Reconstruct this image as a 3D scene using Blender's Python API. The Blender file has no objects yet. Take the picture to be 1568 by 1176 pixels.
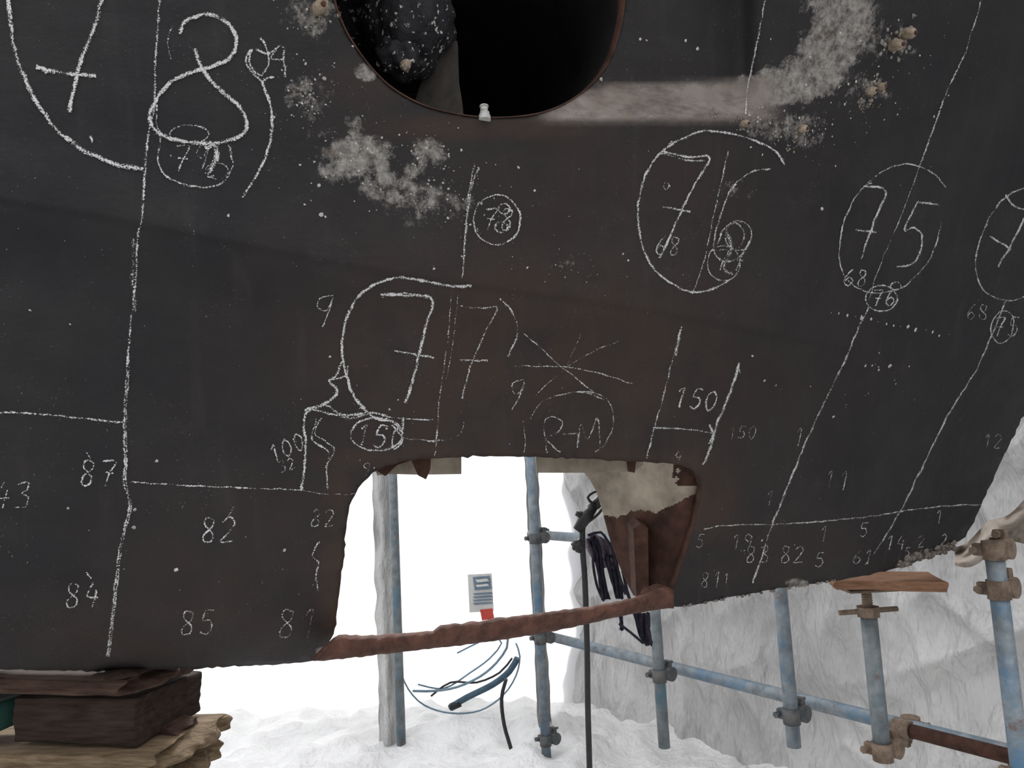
import bpy, bmesh, math, random
from mathutils import Vector, Matrix, noise
from mathutils.geometry import delaunay_2d_cdt
random.seed(7)
S = bpy.context.scene
try: S.view_settings.view_transform = 'Standard'
except Exception: pass
COL = S.collection
# ------------------------------------------------------------ LIGHT (bright overcast + sun through the sheeting)
w = bpy.data.worlds.new('daylight'); S.world = w; w.use_nodes = True; wt = w.node_tree
bg = wt.nodes['Background']; bg.inputs[0].default_value = (.97, .97, 1, 1)
wtc = wt.nodes.new('ShaderNodeTexCoord'); wsx = wt.nodes.new('ShaderNodeSeparateXYZ'); wt.links.new(wtc.outputs['Generated'], wsx.inputs[0])
wm = wt.nodes.new('ShaderNodeMapRange'); wt.links.new(wsx.outputs[2], wm.inputs[0])
wm.inputs[1].default_value = -.1; wm.inputs[2].default_value = .9; wm.inputs[3].default_value = .70; wm.inputs[4].default_value = 2.3
wt.links.new(wm.outputs[0], bg.inputs[1])
sd = bpy.data.lights.new('sun', 'SUN'); sd.energy = 5; sd.angle = .2; sd.color = (1, .98, .95)
so_ = bpy.data.objects.new('sun', sd); COL.objects.link(so_)
so_.rotation_euler = Vector((.10, -.8, -.6)).to_track_quat('-Z', 'Y').to_euler()
# ------------------------------------------------------------ survey frame (camera station)
W, H, F = 1568.0, 1176.0, 1132.0
pit, rol = math.radians(6.5), math.radians(2.9)
CAM = Vector((0, 0, 1.5))
Fw = Vector((0, math.cos(pit), math.sin(pit)))
U0 = Vector((0, -math.sin(pit), math.cos(pit))); R0 = Vector((1, 0, 0))
R = R0*math.cos(rol) - U0*math.sin(rol)
U = U0*math.cos(rol) + R0*math.sin(rol)
def ray(u, v): return Fw + R*((u-W/2)/F) + U*((H/2-v)/F)
def P(u, v, d): return CAM + ray(u, v)*d
def Pz(u, v, z):
    r = ray(u, v); return CAM + r*((z-CAM.z)/r.z)
cd = bpy.data.cameras.new('camera'); cam = bpy.data.objects.new('camera', cd); COL.objects.link(cam)
cd.sensor_width = 36; cd.lens = 36*F/W; cd.clip_start = .02
M = Matrix((R, U, -Fw)).transposed().to_4x4(); M.translation = CAM
cam.matrix_world = M; S.camera = cam

# ------------------------------------------------------------ helpers
def sm(a, b, x):
    if a == b: return 1.0 if x >= a else 0.0
    t = max(0, min(1, (x-a)/(b-a))); return t*t*(3-2*t)
def pin(p, poly):
    x, y = p; c = False; j = len(poly)-1
    for i in range(len(poly)):
        xi, yi = poly[i]; xj, yj = poly[j]
        if (yi > y) != (yj > y) and x < (xj-xi)*(y-yi)/(yj-yi)+xi: c = not c
        j = i
    return c
def interp(pts, x):
    if x <= pts[0][0]: 
        a, b = pts[0], pts[1]
    elif x >= pts[-1][0]: a, b = pts[-2], pts[-1]
    else:
        for a, b in zip(pts, pts[1:]):
            if a[0] <= x <= b[0]: break
    return a[1]+(b[1]-a[1])*(x-a[0])/((b[0]-a[0]) or 1)
def catmull(pts, step):
    if len(pts) < 2: return pts
    P_ = [pts[0]]+list(pts)+[pts[-1]]; out = []
    for i in range(1, len(P_)-2):
        a, b, c, d = P_[i-1:i+3]
        L = math.dist(b, c); n = max(1, int(L/step))
        for k in range(n):
            t = k/n
            out.append(tuple(.5*((2*b[q])+(-a[q]+c[q])*t+(2*a[q]-5*b[q]+4*c[q]-d[q])*t*t+(-a[q]+3*b[q]-3*c[q]+d[q])*t**3) for q in range(len(b))))
    out.append(tuple(pts[-1])); return out
def empty(name, loc=(0, 0, 0)):
    e = bpy.data.objects.new(name, None); COL.objects.link(e); e.location = loc; return e
class B:
    def __init__(s): s.bm = bmesh.new()
    def tube(s, pts, r, mat=0, n=14, cap=True, smooth=True):
        pts = [Vector(p) for p in pts]
        rs = r if isinstance(r, (list, tuple)) else [r]*len(pts)
        rings = []; ref = None; t = Vector((0, 0, 1))
        for i, p in enumerate(pts):
            t_ = (pts[min(i+1, len(pts)-1)]-pts[max(i-1, 0)])
            if t_.length > 1e-7: t = t_.normalized()
            if ref is None: ref = t.orthogonal().normalized()
            x = (ref - t*ref.dot(t)).normalized(); ref = x; y = t.cross(x)
            rings.append([s.bm.verts.new(p+(x*math.cos(2*math.pi*k/n)+y*math.sin(2*math.pi*k/n))*rs[i]) for k in range(n)])
        for a, b in zip(rings, rings[1:]):
            for k in range(n):
                f = s.bm.faces.new((a[k], a[(k+1) % n], b[(k+1) % n], b[k])); f.material_index = mat; f.smooth = smooth
        if cap:
            for q in (rings[0][::-1], rings[-1]):
                f = s.bm.faces.new(q); f.material_index = mat
    def pipe(s, a, b, r, mat=0):      # scaffold tube with visible wall thickness
        a = Vector(a); b = Vector(b); t = (b-a).normalized(); n = 20
        x = t.orthogonal().normalized(); y = t.cross(x); rings = []
        for p, rr in ((a+t*.03, r*.86), (a, r*.86), (a, r), (b, r), (b, r*.86), (b-t*.03, r*.86)):
            rings.append([s.bm.verts.new(p+(x*math.cos(2*math.pi*k/n)+y*math.sin(2*math.pi*k/n))*rr) for k in range(n)])
        for i, (q, w_) in enumerate(zip(rings, rings[1:])):
            for k in range(n):
                f = s.bm.faces.new((q[k], q[(k+1) % n], w_[(k+1) % n], w_[k])); f.material_index = mat; f.smooth = (i == 2)
        s.bm.faces.new(rings[0]); s.bm.faces.new(rings[-1])
    def box(s, c, dims, mat=0, rot=None, bev=.004, cuts=0, fn=None):
        t = bmesh.new(); bmesh.ops.create_cube(t, size=1)
        for v in t.verts: v.co = Vector((v.co.x*dims[0], v.co.y*dims[1], v.co.z*dims[2]))
        if bev: bmesh.ops.bevel(t, geom=list(t.edges), offset=bev, segments=2, affect='EDGES', profile=.5)
        if cuts: bmesh.ops.subdivide_edges(t, edges=[e for e in t.edges if e.calc_length() > .012], cuts=cuts, use_grid_fill=True)
        m = (rot.to_4x4() if rot else Matrix()); c = Vector(c)
        for v in t.verts:
            q = fn(v.co.copy()) if fn else v.co
            v.co = m @ q + c
        for f in t.faces: f.material_index = mat
        me_ = bpy.data.meshes.new('tmp'); t.to_mesh(me_); t.free(); s.bm.from_mesh(me_); bpy.data.meshes.remove(me_)
    def blob(s, c, r, mat=0, sub=3, amp=.2, fr=3, sc=(1, 1, 1), seed=0, rot=None):
        g = bmesh.ops.create_icosphere(s.bm, subdivisions=sub, radius=1)
        for v in g['verts']:
            q = v.co.copy(); k = 1+amp*noise.noise(q*fr+Vector((seed, seed*1.7, 0)))
            q = Vector((q.x*sc[0], q.y*sc[1], q.z*sc[2]))*r*k
            if rot: q = rot @ q
            v.co = q+Vector(c)
        for v in g['verts']:
            for f in v.link_faces: f.material_index = mat; f.smooth = True
    def poly_slab(s, pts, off, mat=0):
        off = Vector(off); a = [s.bm.verts.new(p) for p in pts]; b = [s.bm.verts.new(Vector(p)+off) for p in pts]
        n = len(a); fs = [s.bm.faces.new(a), s.bm.faces.new(b[::-1])]
        for i in range(n): fs.append(s.bm.faces.new((a[i], b[i], b[(i+1) % n], a[(i+1) % n])))
        for f in fs: f.material_index = mat
    def done(s, name, mats, parent=None):
        bmesh.ops.recalc_face_normals(s.bm, faces=list(s.bm.faces))
        me = bpy.data.meshes.new(name); s.bm.to_mesh(me); s.bm.free()
        for m in mats: me.materials.append(m)
        o = bpy.data.objects.new(name, me); COL.objects.link(o)
        if parent: o.parent = parent
        return o
# ------------------------------------------------------------ materials
class N:
    def __init__(s, name):
        s.m = bpy.data.materials.new(name); s.m.use_nodes = True; s.t = s.m.node_tree
        s.p = s.t.nodes['Principled BSDF']; s.out = s.t.nodes['Material Output']
        s.tc = s.t.nodes.new('ShaderNodeTexCoord').outputs['Object']
    def set(s, sock, v):
        if isinstance(v, bpy.types.NodeSocket): s.t.links.new(v, sock)
        elif isinstance(v, (tuple, list)): sock.default_value = tuple(v)+((1,) if len(v) == 3 and sock.type == 'RGBA' else ())
        else: sock.default_value = v
    def noise(s, scale, detail=4, rough=.6, vec=None, stretch=None):
        n = s.t.nodes.new('ShaderNodeTexNoise'); v = vec or s.tc
        if stretch:
            mp = s.t.nodes.new('ShaderNodeMapping'); s.t.links.new(v, mp.inputs[0]); mp.inputs['Scale'].default_value = stretch; v = mp.outputs[0]
        s.t.links.new(v, n.inputs['Vector']); n.inputs['Scale'].default_value = scale; n.inputs['Detail'].default_value = detail; n.inputs['Roughness'].default_value = rough
        return n.outputs['Fac']
    def math(s, op, a, b=0.0, clamp=False):
        n = s.t.nodes.new('ShaderNodeMath'); n.operation = op; n.use_clamp = clamp
        s.set(n.inputs[0], a); s.set(n.inputs[1], b); return n.outputs[0]
    def ma(s, x, mul, add, clamp=True):
        return s.math('ADD', s.math('MULTIPLY', x, mul), add, clamp)
    def mix(s, f, a, b):
        n = s.t.nodes.new('ShaderNodeMix'); n.data_type = 'RGBA'
        s.set(n.inputs[0], f); s.set(n.inputs[6], a); s.set(n.inputs[7], b); return n.outputs[2]
    def attr(s, name):
        n = s.t.nodes.new('ShaderNodeAttribute'); n.attribute_name = name; return n.outputs['Fac']
    def bump(s, h, st, dist=.01):
        n = s.t.nodes.new('ShaderNodeBump'); s.set(n.inputs['Height'], h); n.inputs['Strength'].default_value = st; n.inputs['Distance'].default_value = dist
        s.t.links.new(n.outputs[0], s.p.inputs['Normal']); return n.outputs[0]
    def fin(s, col, rough=.7, spec=.3, metal=0):
        s.set(s.p.inputs['Base Color'], col); s.set(s.p.inputs['Roughness'], rough); s.p.inputs['Specular IOR Level'].default_value = spec
        s.p.inputs['Metallic'].default_value = metal; return s.m
def simple(name, a, b, scale=20, rough=.7, spec=.3, bump=.3, stretch=None, metal=0, dist=.005):
    n = N(name); f = n.ma(n.noise(scale, 6, .65, stretch=stretch), 2.6, -.8)
    c = n.mix(f, a, b)
    if bump: n.bump(n.noise(scale*2.5, 6, .7, stretch=stretch), bump, dist)
    return n.fin(c, rough, spec, metal)
# hull paint
n = N('hull_black_antifouling')
big = n.ma(n.noise(3.2, 6, .65), 3.4, -1.2)
c = n.mix(big, (.0100, .0098, .0112), (.0185, .0168, .0165))
c = n.mix(n.ma(n.math('MULTIPLY', n.attr('brown'), n.ma(n.noise(9, 6, .65), 2.5, -.45)), 1, 0), c, (.036, .0232, .0172))
st = n.ma(n.noise(30, 4, .6, stretch=(1, .3, .12)), 4, -2.3)
c = n.mix(n.math('MULTIPLY', st, .3), c, (.045, .041, .039))
rs_ = n.ma(n.noise(7, 8, .75), 6, -3.7)
c = n.mix(n.math('MULTIPLY', rs_, .55), c, (.040, .024, .017))
cl = n.math('MULTIPLY', n.ma(n.noise(5.5, 7, .72), 4, -2.2), n.ma(n.noise(55, 4, .7), 2.4, -.8))
c = n.mix(n.math('MULTIPLY', cl, .38), c, (.050, .047, .045))
s1 = n.noise(34, 10, .78)
fac = n.math('ADD', n.ma(s1, 9, -4.5, False), n.ma(n.attr('scrape'), 4.6, -2.45, False), True)
gcol = n.mix(n.ma(n.noise(60, 7, .78), 4, -1.5), (.060, .054, .049), (.285, .27, .245))
gcol = n.mix(n.ma(n.noise(26, 5, .7), 6, -3.6), gcol, (.075, .045, .03))
c = n.mix(n.math('MULTIPLY', fac, .92), c, gcol)
lf = n.math('MULTIPLY', n.attr('ledge'), n.ma(n.noise(14, 7, .75, stretch=(.6, 1, 1.5)), 3.4, -.8))
c = n.mix(lf, c, n.mix(n.ma(n.noise(9, 5), 3, -1), (.13, .098, .078), (.22, .20, .18)))
sp = n.ma(n.noise(330, 2, .5), 16, -11.2)
sp2 = n.ma(n.noise(11, 3, .5), 4, -1.7)
c = n.mix(n.math('MULTIPLY', sp, n.math('MULTIPLY', sp2, .6)), c, (.32, .30, .28))
n.bump(n.math('ADD', n.math('ADD', n.noise(60, 6, .7), n.math('MULTIPLY', n.noise(14, 5, .65), 1.3)), n.math('MULTIPLY', fac, .8)), .34, .005)
HULL = n.fin(c, n.ma(n.noise(12, 4), .3, .44), .20)
RUST = simple('rusted_steel', (.038, .017, .012), (.135, .062, .042), 34, .8, .25, .9, dist=.008)
RUSTK = simple('dark_rust_bracket', (.026, .013, .009), (.09, .042, .028), 30, .85, .2, .9, dist=.008)
RUSTD = simple('dark_rust', (.022, .011, .008), (.075, .036, .024), 22, .85, .2, .6)
PRIMER = simple('beige_primer', (.13, .11, .085), (.34, .295, .23), 10, .8, .2, .4)
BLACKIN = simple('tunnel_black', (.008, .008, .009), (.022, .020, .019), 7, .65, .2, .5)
n = N('fouled_black'); k = n.ma(n.noise(85, 3, .6), 16, -9.6)
n.bump(n.noise(60, 5), .6, .01); BARN = n.fin(n.mix(k, (.012, .012, .014), (.50, .48, .44)), .7, .3)
GREYPL = simple('grey_scaled_plate', (.035, .032, .028), (.085, .075, .065), 18, .8, .2, .4)
BOLT = simple('calcified_bolt', (.13, .09, .058), (.44, .37, .28), 70, .85, .2, .8)
BOLTG = simple('grey_scale', (.08, .075, .07), (.34, .32, .29), 90, .9, .1, .8)
STEELB = simple('bright_bolt', (.2, .2, .19), (.5, .5, .47), 60, .5, .5, .3)
n = N('blue_galvanised_tube'); g = n.mix(n.ma(n.noise(25, 5), 2.5, -.8), (.11, .135, .15), (.24, .275, .30))
g = n.mix(n.ma(n.noise(6, 7, .7), 6, -3.0), g, (.075, .155, .24))
n.bump(n.noise(80, 4), .2, .003)
TUBEB = n.fin(n.mix(n.ma(n.noise(10, 7, .75), 9, -5.2), g, (.13, .07, .045)), .5, .4, .15)
n = N('grey_galvanised_tube'); g = n.mix(n.ma(n.noise(25, 5), 2.5, -.8), (.10, .12, .13), (.21, .235, .245))
g = n.mix(n.ma(n.noise(5, 7, .7), 7, -3.7), g, (.07, .15, .20))
TUBEG = n.fin(n.mix(n.ma(n.noise(9, 7, .75), 8, -4.7), g, (.12, .055, .035)), .5, .4, .2)
CLAMP = simple('coupler_steel', (.03, .045, .055), (.12, .11, .10), 30, .6, .4, .5)
CLAMPR = simple('coupler_rusty', (.07, .05, .035), (.22, .16, .115), 40, .7, .3, .5)
WOODD = simple('weathered_dark_timber', (.016, .010, .008), (.055, .037, .028), 9, .85, .15, .8, (1, 6, 14), dist=.006)
WOODR = simple('reddish_timber', (.035, .019, .014), (.105, .064, .048), 10, .85, .15, .9, (1, 6, 16), dist=.006)
WOODY = simple('fresh_split_timber', (.09, .06, .034), (.29, .215, .135), 10, .8, .15, .9, (1, 6, 18), dist=.006)
WOODO = simple('orange_plank', (.10, .05, .028), (.24, .13, .075), 12, .7, .2, .5, (1, 6, 12))
TEAL = simple('teal_paint', (.012, .05, .04), (.03, .10, .08), 20)
RUBBER = simple('black_rubber', (.006, .006, .007), (.02, .02, .022), 30, .5, .4, .2)
FABD = simple('dark_fabric', (.012, .012, .018), (.045, .04, .055), 50, .9, .1, .7)
FABP = simple('purple_grey_fabric', (.06, .05, .07), (.2, .17, .2), 50, .9, .1, .7)
BLUEH = simple('blue_black_hose', (.02, .045, .075), (.06, .11, .15), 20, .5)
TAN = simple('tan_tarpaulin', (.16, .13, .105), (.38, .335, .285), 6, .8, .2, .5, dist=.02)
PAPER = simple('white_card', (.55, .55, .52), (.7, .7, .66), 20, .7, .2, 0)
INK = simple('blue_grey_ink', (.12, .18, .26), (.2, .26, .32), 20, .7, .2, 0)
REDP = simple('red_plastic', (.45, .04, .035), (.55, .08, .06), 20, .5)
def sheetmat(name, a, b, trans=.45, bs=.5, sc=2.4, dist=.12):
    n = N(name); c = n.mix(n.ma(n.noise(1.6, 5, .6), 2.5, -.75), a, b)
    w = n.noise(sc, 5, .55, stretch=(1.6, 1.6, .6)); nm = n.bump(w, bs, dist)
    n.fin(c, .45, .35)
    tr = n.t.nodes.new('ShaderNodeBsdfTranslucent'); n.set(tr.inputs[0], c); n.t.links.new(nm, tr.inputs['Normal'])
    mx = n.t.nodes.new('ShaderNodeMixShader'); mx.inputs[0].default_value = trans
    n.t.links.new(n.p.outputs[0], mx.inputs[1]); n.t.links.new(tr.outputs[0], mx.inputs[2]); n.t.links.new(mx.outputs[0], n.out.inputs[0])
    return n.m
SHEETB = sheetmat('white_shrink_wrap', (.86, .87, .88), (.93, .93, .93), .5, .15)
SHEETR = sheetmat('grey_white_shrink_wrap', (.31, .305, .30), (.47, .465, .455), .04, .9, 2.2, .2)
SHEETO = sheetmat('grey_overlap_sheet', (.34, .345, .34), (.5, .5, .48), .15, .7, 9)
SHEETF = sheetmat('floor_sheeting', (.50, .50, .495), (.66, .66, .655), 0, .7)
# chalk
n = N('chalk')
uv = n.t.nodes.new('ShaderNodeUVMap'); sx = n.t.nodes.new('ShaderNodeSeparateXYZ'); n.t.links.new(uv.outputs[0], sx.inputs[0])
e = n.math('SUBTRACT', 1, n.math('ABSOLUTE', n.ma(sx.outputs[1], 2, -1, False)))
x = n.math('ADD', n.ma(n.noise(480, 3, .65), 2.1, -.55, False), n.math('MULTIPLY', e, .42))
x = n.math('ADD', x, n.math('MULTIPLY', sx.outputs[0], .42))
x = n.math('ADD', x, n.ma(n.noise(60, 3, .6), 1.0, -.25, False))
fac = n.math('MULTIPLY', n.ma(x, 3.0, -3.5), .9)
n.fin((.55, .55, .54), 1, 0)
tr = n.t.nodes.new('ShaderNodeBsdfTransparent'); mx = n.t.nodes.new('ShaderNodeMixShader')
n.t.links.new(fac, mx.inputs[0]); n.t.links.new(tr.outputs[0], mx.inputs[1]); n.t.links.new(n.p.outputs[0], mx.inputs[2]); n.t.links.new(mx.outputs[0], n.out.inputs[0])
CHALK = n.m
SPECK = simple('white_paint_specks', (.2, .19, .175), (.55, .53, .49), 60, .9, .1, 0)

# ------------------------------------------------------------ HULL surface
seam = [(-200, 275), (0, 307), (150, 332), (370, 377), (560, 412), (730, 440), (900, 462), (1100, 497), (1300, 535), (1450, 562), (1568, 590), (1750, 640)]
def D(u, v):
    un = (u-430)/870; vn = v/750
    L = .87-.037*vn; Rr = .69-.164*vn
    w = L*(1-un)+Rr*un
    d = 1/max(w, .3)
    sv = v-interp(seam, u)
    k = .55+.45*sm(0, 900, u)
    d += .0055*k*sm(-4, 5, sv) - .012*math.exp(-(sv/80)**2)*(1 if sv < 0 else sm(150, 0, sv))
    if v > 880: d += .11*((v-880)/150)**2*sm(1250, 500, u)
    rr = sm(184, 130, v)*sm(1170, 1125, u)*sm(780, 900, u)
    d += .05*rr
    d += .006*noise.noise(Vector((u/260, v/260, 0)))
    d += .0022*noise.noise(Vector(((u+.2*v)/60, v/420, 3)))+.0016*noise.noise(Vector((u/300, (v-.2*u)/45, 8)))
    return d
def HP(u, v, off=0): return P(u, v, D(u, v)-off)
def HN(u, v):
    a = HP(u+3, v)-HP(u-3, v); b = HP(u, v+3)-HP(u, v-3); nn = a.cross(b).normalized()
    return nn if nn.dot(Fw) < 0 else -nn
outl = [(-230, 1020), (0, 1025), (80, 1027), (150, 1028), (230, 1026), (300, 1024), (400, 1019), (460, 1015), (483, 1011), (497, 992), (508, 978), (515, 955),
        (521, 900), (527, 850), (531, 800), (536, 775), (543, 757), (555, 738), (572, 724), (590, 715), (612, 708), (640, 703), (700, 700), (750, 699), (820, 700), (900, 703), (960, 706), (1015, 709), (1045, 712), (1060, 719), (1070, 731),
        (1074, 748), (1071, 770), (1062, 808), (1050, 845), (1038, 880), (1027, 910), (1022, 930), (1040, 930), (1070, 925), (1120, 915), (1160, 907), (1200, 900), (1240, 895), (1280, 889), (1330, 880), (1372, 870),
        (1400, 862), (1430, 850), (1460, 834), (1478, 822), (1490, 800), (1502, 775), (1530, 712), (1568, 635), (1620, 530), (1680, 400), (1740, 230), (1780, 0), (1790, -280), (700, -290), (-230, -280)]
tun = [(505, -60), (512, 0), (526, 40), (543, 70), (570, 106), (602, 136), (645, 160), (690, 173), (740, 180), (790, 179), (832, 172), (872, 155), (907, 128), (932, 95), (948, 50), (956, 0), (950, -60), (905, -140), (800, -190), (700, -195), (600, -165), (535, -115)]
def dense(poly, step, jit=0, closed=True):
    out = []; n_ = len(poly)
    for i in range(n_ if closed else n_-1):
        a = poly[i]; b = poly[(i+1) % n_]; k = max(1, int(math.dist(a, b)/step))
        for j in range(k):
            t = j/k; q = (a[0]+(b[0]-a[0])*t, a[1]+(b[1]-a[1])*t)
            if jit: q = (q[0]+jit*noise.noise(Vector((q[0]/9, q[1]/9, 1))), q[1]+jit*noise.noise(Vector((q[0]/9, q[1]/9, 5))))
            out.append(q)
    return out
tunS = catmull(tun+[tun[0]], 8)[:-1]
outS = dense(outl, 8, 3.0)
pts = []; edges = []
def loop(l):
    s = len(pts); pts.extend(l); edges.extend([(s+i, s+(i+1) % len(l)) for i in range(len(l))])
loop(outS); loop(tunS)
bset = {}
for q in pts: bset.setdefault((int(q[0]//8), int(q[1]//8)), []).append(q)
def near(q, r):
    cx, cy = int(q[0]//8), int(q[1]//8)
    return any(math.dist(q, o) < r for i in (-1, 0, 1) for j in (-1, 0, 1) for o in bset.get((cx+i, cy+j), ()))
def inside(q): return pin(q, outS) and not pin(q, tunS)
u = -225.0
while u < 1790:
    for dv in (-9, -4.5, 0, 5, 10):
        q = (u, interp(seam, u)+dv)
        if inside(q) and not near(q, 4): pts.append(q)
    v = -285.0
    while v < 1030:
        if abs(v-interp(seam, u)) > 13:
            q = (u+random.uniform(-.5, .5), v+random.uniform(-.5, .5))
            if not near(q, 4.5) and inside(q): pts.append(q)
        v += 8.0
    u += 8.0
vo, eo, fo, *_ = delaunay_2d_cdt([Vector(p) for p in pts], edges, [], 0, 1e-4)
faces = []
for f in fo:
    cx = sum(vo[i][0] for i in f)/len(f); cy = sum(vo[i][1] for i in f)/len(f)
    if inside((cx, cy)): faces.append(list(f))
me = bpy.data.meshes.new('hull_plating')
vs3 = [HP(p[0], p[1]) for p in vo]
me.from_pydata(vs3, [], faces)
scr = [(545, 240, 62, 44, .88), (515, 215, 60, 34, .6), (590, 285, 55, 34, .74), (650, 300, 60, 32, .70), (540, 190, 26, 20, .6), (700, 315, 50, 30, .55), (470, 148, 44, 46, .68), (655, 232, 34, 28, .75), (485, 25, 62, 44, .66), (620, 265, 40, 26, .6),
       (560, 110, 22, 14, .9), (1200, 132, 66, 28, 1.2), (1165, 140, 34, 34, .9), (1240, 118, 50, 32, 1.15), (1268, 80, 46, 46, 1.1), (1295, 30, 50, 60, 1.05), (1350, 60, 60, 50, .56), (1325, 140, 50, 34, .6), (1225, 195, 50, 32, .66), (1290, 115, 50, 30, .58),
       (1150, 185, 44, 20, .6), (1190, 200, 46, 22, .6), (1130, 288, 34, 20, .55), (425, 182, 14, 18, .5), (870, 402, 60, 16, .42), (1240, 212, 26, 24, .6), (1280, 5, 50, 30, .95),
       (1420, 855, 36, 14, .8), (1390, 862, 20, 12, .7), (1220, 893, 20, 8, .9), (1130, 915, 40, 7, .6), (495, 1000, 12, 14, .8), (310, 245, 50, 26, .33), (640, 335, 70, 20, .5), (722, 300, 18, 60, .45),
       (206, 400, 10, 60, .35), (1190, 415, 90, 14, .36), (320, 235, 30, 30, .35), (520, 640, 60, 26, .3), (590, 662, 46, 26, .3)]
brn = [(820, 560, 330, 190, .8), (900, 640, 260, 100, .65), (400, 880, 200, 140, .45), (270, 960, 260, 60, .5), (518, 880, 30, 140, 1.3), (700, 702, 200, 22, 1.1), (960, 300, 240, 130, .45), (1085, 760, 44, 90, .9), (1040, 712, 46, 20, 1.2), (960, 705, 90, 22, 1.0), (600, 400, 200, 80, .25), (1150, 850, 160, 60, .4), (750, 195, 170, 20, .9), (560, 130, 60, 40, .5)]
def gs(lst, p): 
    s = 0
    for (a, b, c_, d_, k) in lst:
        q = ((p[0]-a)/c_)**2+((p[1]-b)/d_)**2
        if q < 9: s = max(s, k*math.exp(-q*.6*q**.5))
    return s
asc = me.attributes.new('scrape', 'FLOAT', 'POINT'); abr = me.attributes.new('brown', 'FLOAT', 'POINT'); ale = me.attributes.new('ledge', 'FLOAT', 'POINT')
ltop = [(800, 172), (860, 152), (900, 136), (940, 130), (1145, 124), (1215, 110)]
for i, p in enumerate(vo):
    asc.data[i].value = gs(scr, p); abr.data[i].value = gs(brn, p)
    x_, y_ = p
    if y_ < 195 and y_ > 90:
        tp = interp(ltop, x_)
        ale.data[i].value = sm(810, 860, x_)*sm(1215, 1150, x_)*sm(190, 181, y_)*sm(tp-6, tp+4, y_)
me.polygons.foreach_set('use_smooth', [True]*len(me.polygons))
me.materials.append(HULL); me.materials.append(RUSTD)
me.update()
HULLE = empty('ship_hull')
hp = bpy.data.objects.new('hull_plating', me); COL.objects.link(hp); hp.parent = HULLE
if sum(me.polygons[i].normal.dot(Fw) for i in range(0, len(me.polygons), 50)) > 0: me.flip_normals()
so = hp.modifiers.new('plate_thickness', 'SOLIDIFY'); so.thickness = .014; so.offset = -1; so.material_offset_rim = 1

# tunnel tube
b = B(); rings = []
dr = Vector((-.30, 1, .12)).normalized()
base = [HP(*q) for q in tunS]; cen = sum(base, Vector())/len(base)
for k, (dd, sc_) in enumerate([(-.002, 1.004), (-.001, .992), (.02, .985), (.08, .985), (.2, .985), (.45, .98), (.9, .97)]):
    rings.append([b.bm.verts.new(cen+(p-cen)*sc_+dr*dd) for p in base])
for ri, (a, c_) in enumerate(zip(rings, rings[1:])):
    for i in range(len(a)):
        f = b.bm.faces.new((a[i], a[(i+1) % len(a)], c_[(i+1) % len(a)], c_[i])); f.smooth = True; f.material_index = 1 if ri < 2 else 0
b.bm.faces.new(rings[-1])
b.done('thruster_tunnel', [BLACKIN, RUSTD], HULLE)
b = B()
b.blob(P(628, 30, 1.36), .085, 0, 5, .22, 2.2, (1, 1.1, 1.1), 3)
b.blob(P(612, 88, 1.33), .042, 0, 4, .3, 2.5, (1, 1, .95), 8)
b.tube([P(560, 20, 1.42), P(500, 60, 1.5)], .05, 0)
b.blob(P(621, 100, 1.285), .010, 2, 2, .4, 2, seed=4)
gp = catmull([(700, 62), (676, 78), (655, 108), (640, 140), (634, 190), (704, 190), (702, 120)], 10)
b.poly_slab([P(x_, y_, 1.40-.0006*(x_-640)) for x_, y_ in gp], Fw*.02, 1)
b.tube([P(740, -60, 1.75), P(905, 60, 1.9)], .02, 0)
b.done('thruster_gear', [BARN, GREYPL, BOLT], HULLE)
b = B()
q = HP(742, 181); up = Vector((0, .1, 1)).normalized()
b.tube([q-up*.004, q+up*.004], .0105, 0, 16, smooth=False); b.tube([q+up*.004, q+up*.011], .009, 0, 6, smooth=False); b.tube([q+up*.010, q+up*.024], .0066, 0, 16); b.tube([q+up*.021, q+up*.0235], .0078, 0, 16)
b.done('lip_bolt', [STEELB], HULLE)
b = B()
for (x_, y_, r_) in [(487, 14, 15), (470, 148, 7), (655, 230, 7), (1385, 52, 12), (1366, 70, 12), (1345, 133, 8), (1330, 140, 9), (1225, 198, 9), (1137, 190, 8), (1188, 212, 5), (1092, 172, 4), (1325, 160, 5), (1247, 205, 5), (1213, 224, 5), (540, 242, 4), (620, 103, 4)]:
    d_ = D(x_, y_); rr = r_*d_/F; nn = HN(x_, y_); q = HP(x_, y_)
    if r_ >= 8:
        t2 = (nn+Vector((.35, 0, .1))).normalized()
        b.tube([q-nn*.005, q+t2*rr*1.0, q+t2*rr*1.3, q+t2*rr*1.32], [rr*.78, rr*.66, rr*.5, rr*.3], 0, 12)
        b.tube([q+t2*rr*1.25, q+t2*rr*1.6], [rr*.28, rr*.22], 1, 10)
    rot = nn.to_track_quat('Z', 'Y').to_matrix()
    for k in range(14):
        a = random.uniform(0, 6.28); o = random.uniform(.6, 2.3)*rr
        b.blob(q+rot @ Vector((math.cos(a)*o, math.sin(a)*o, 0)), rr*random.uniform(.12, .36), 0 if k < 4 else 2, 2, .7, 2.6, (1, 1, .4), k+x_, rot)
b.done('corroded_bolts', [BOLT, RUST, BOLTG], HULLE)

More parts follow.
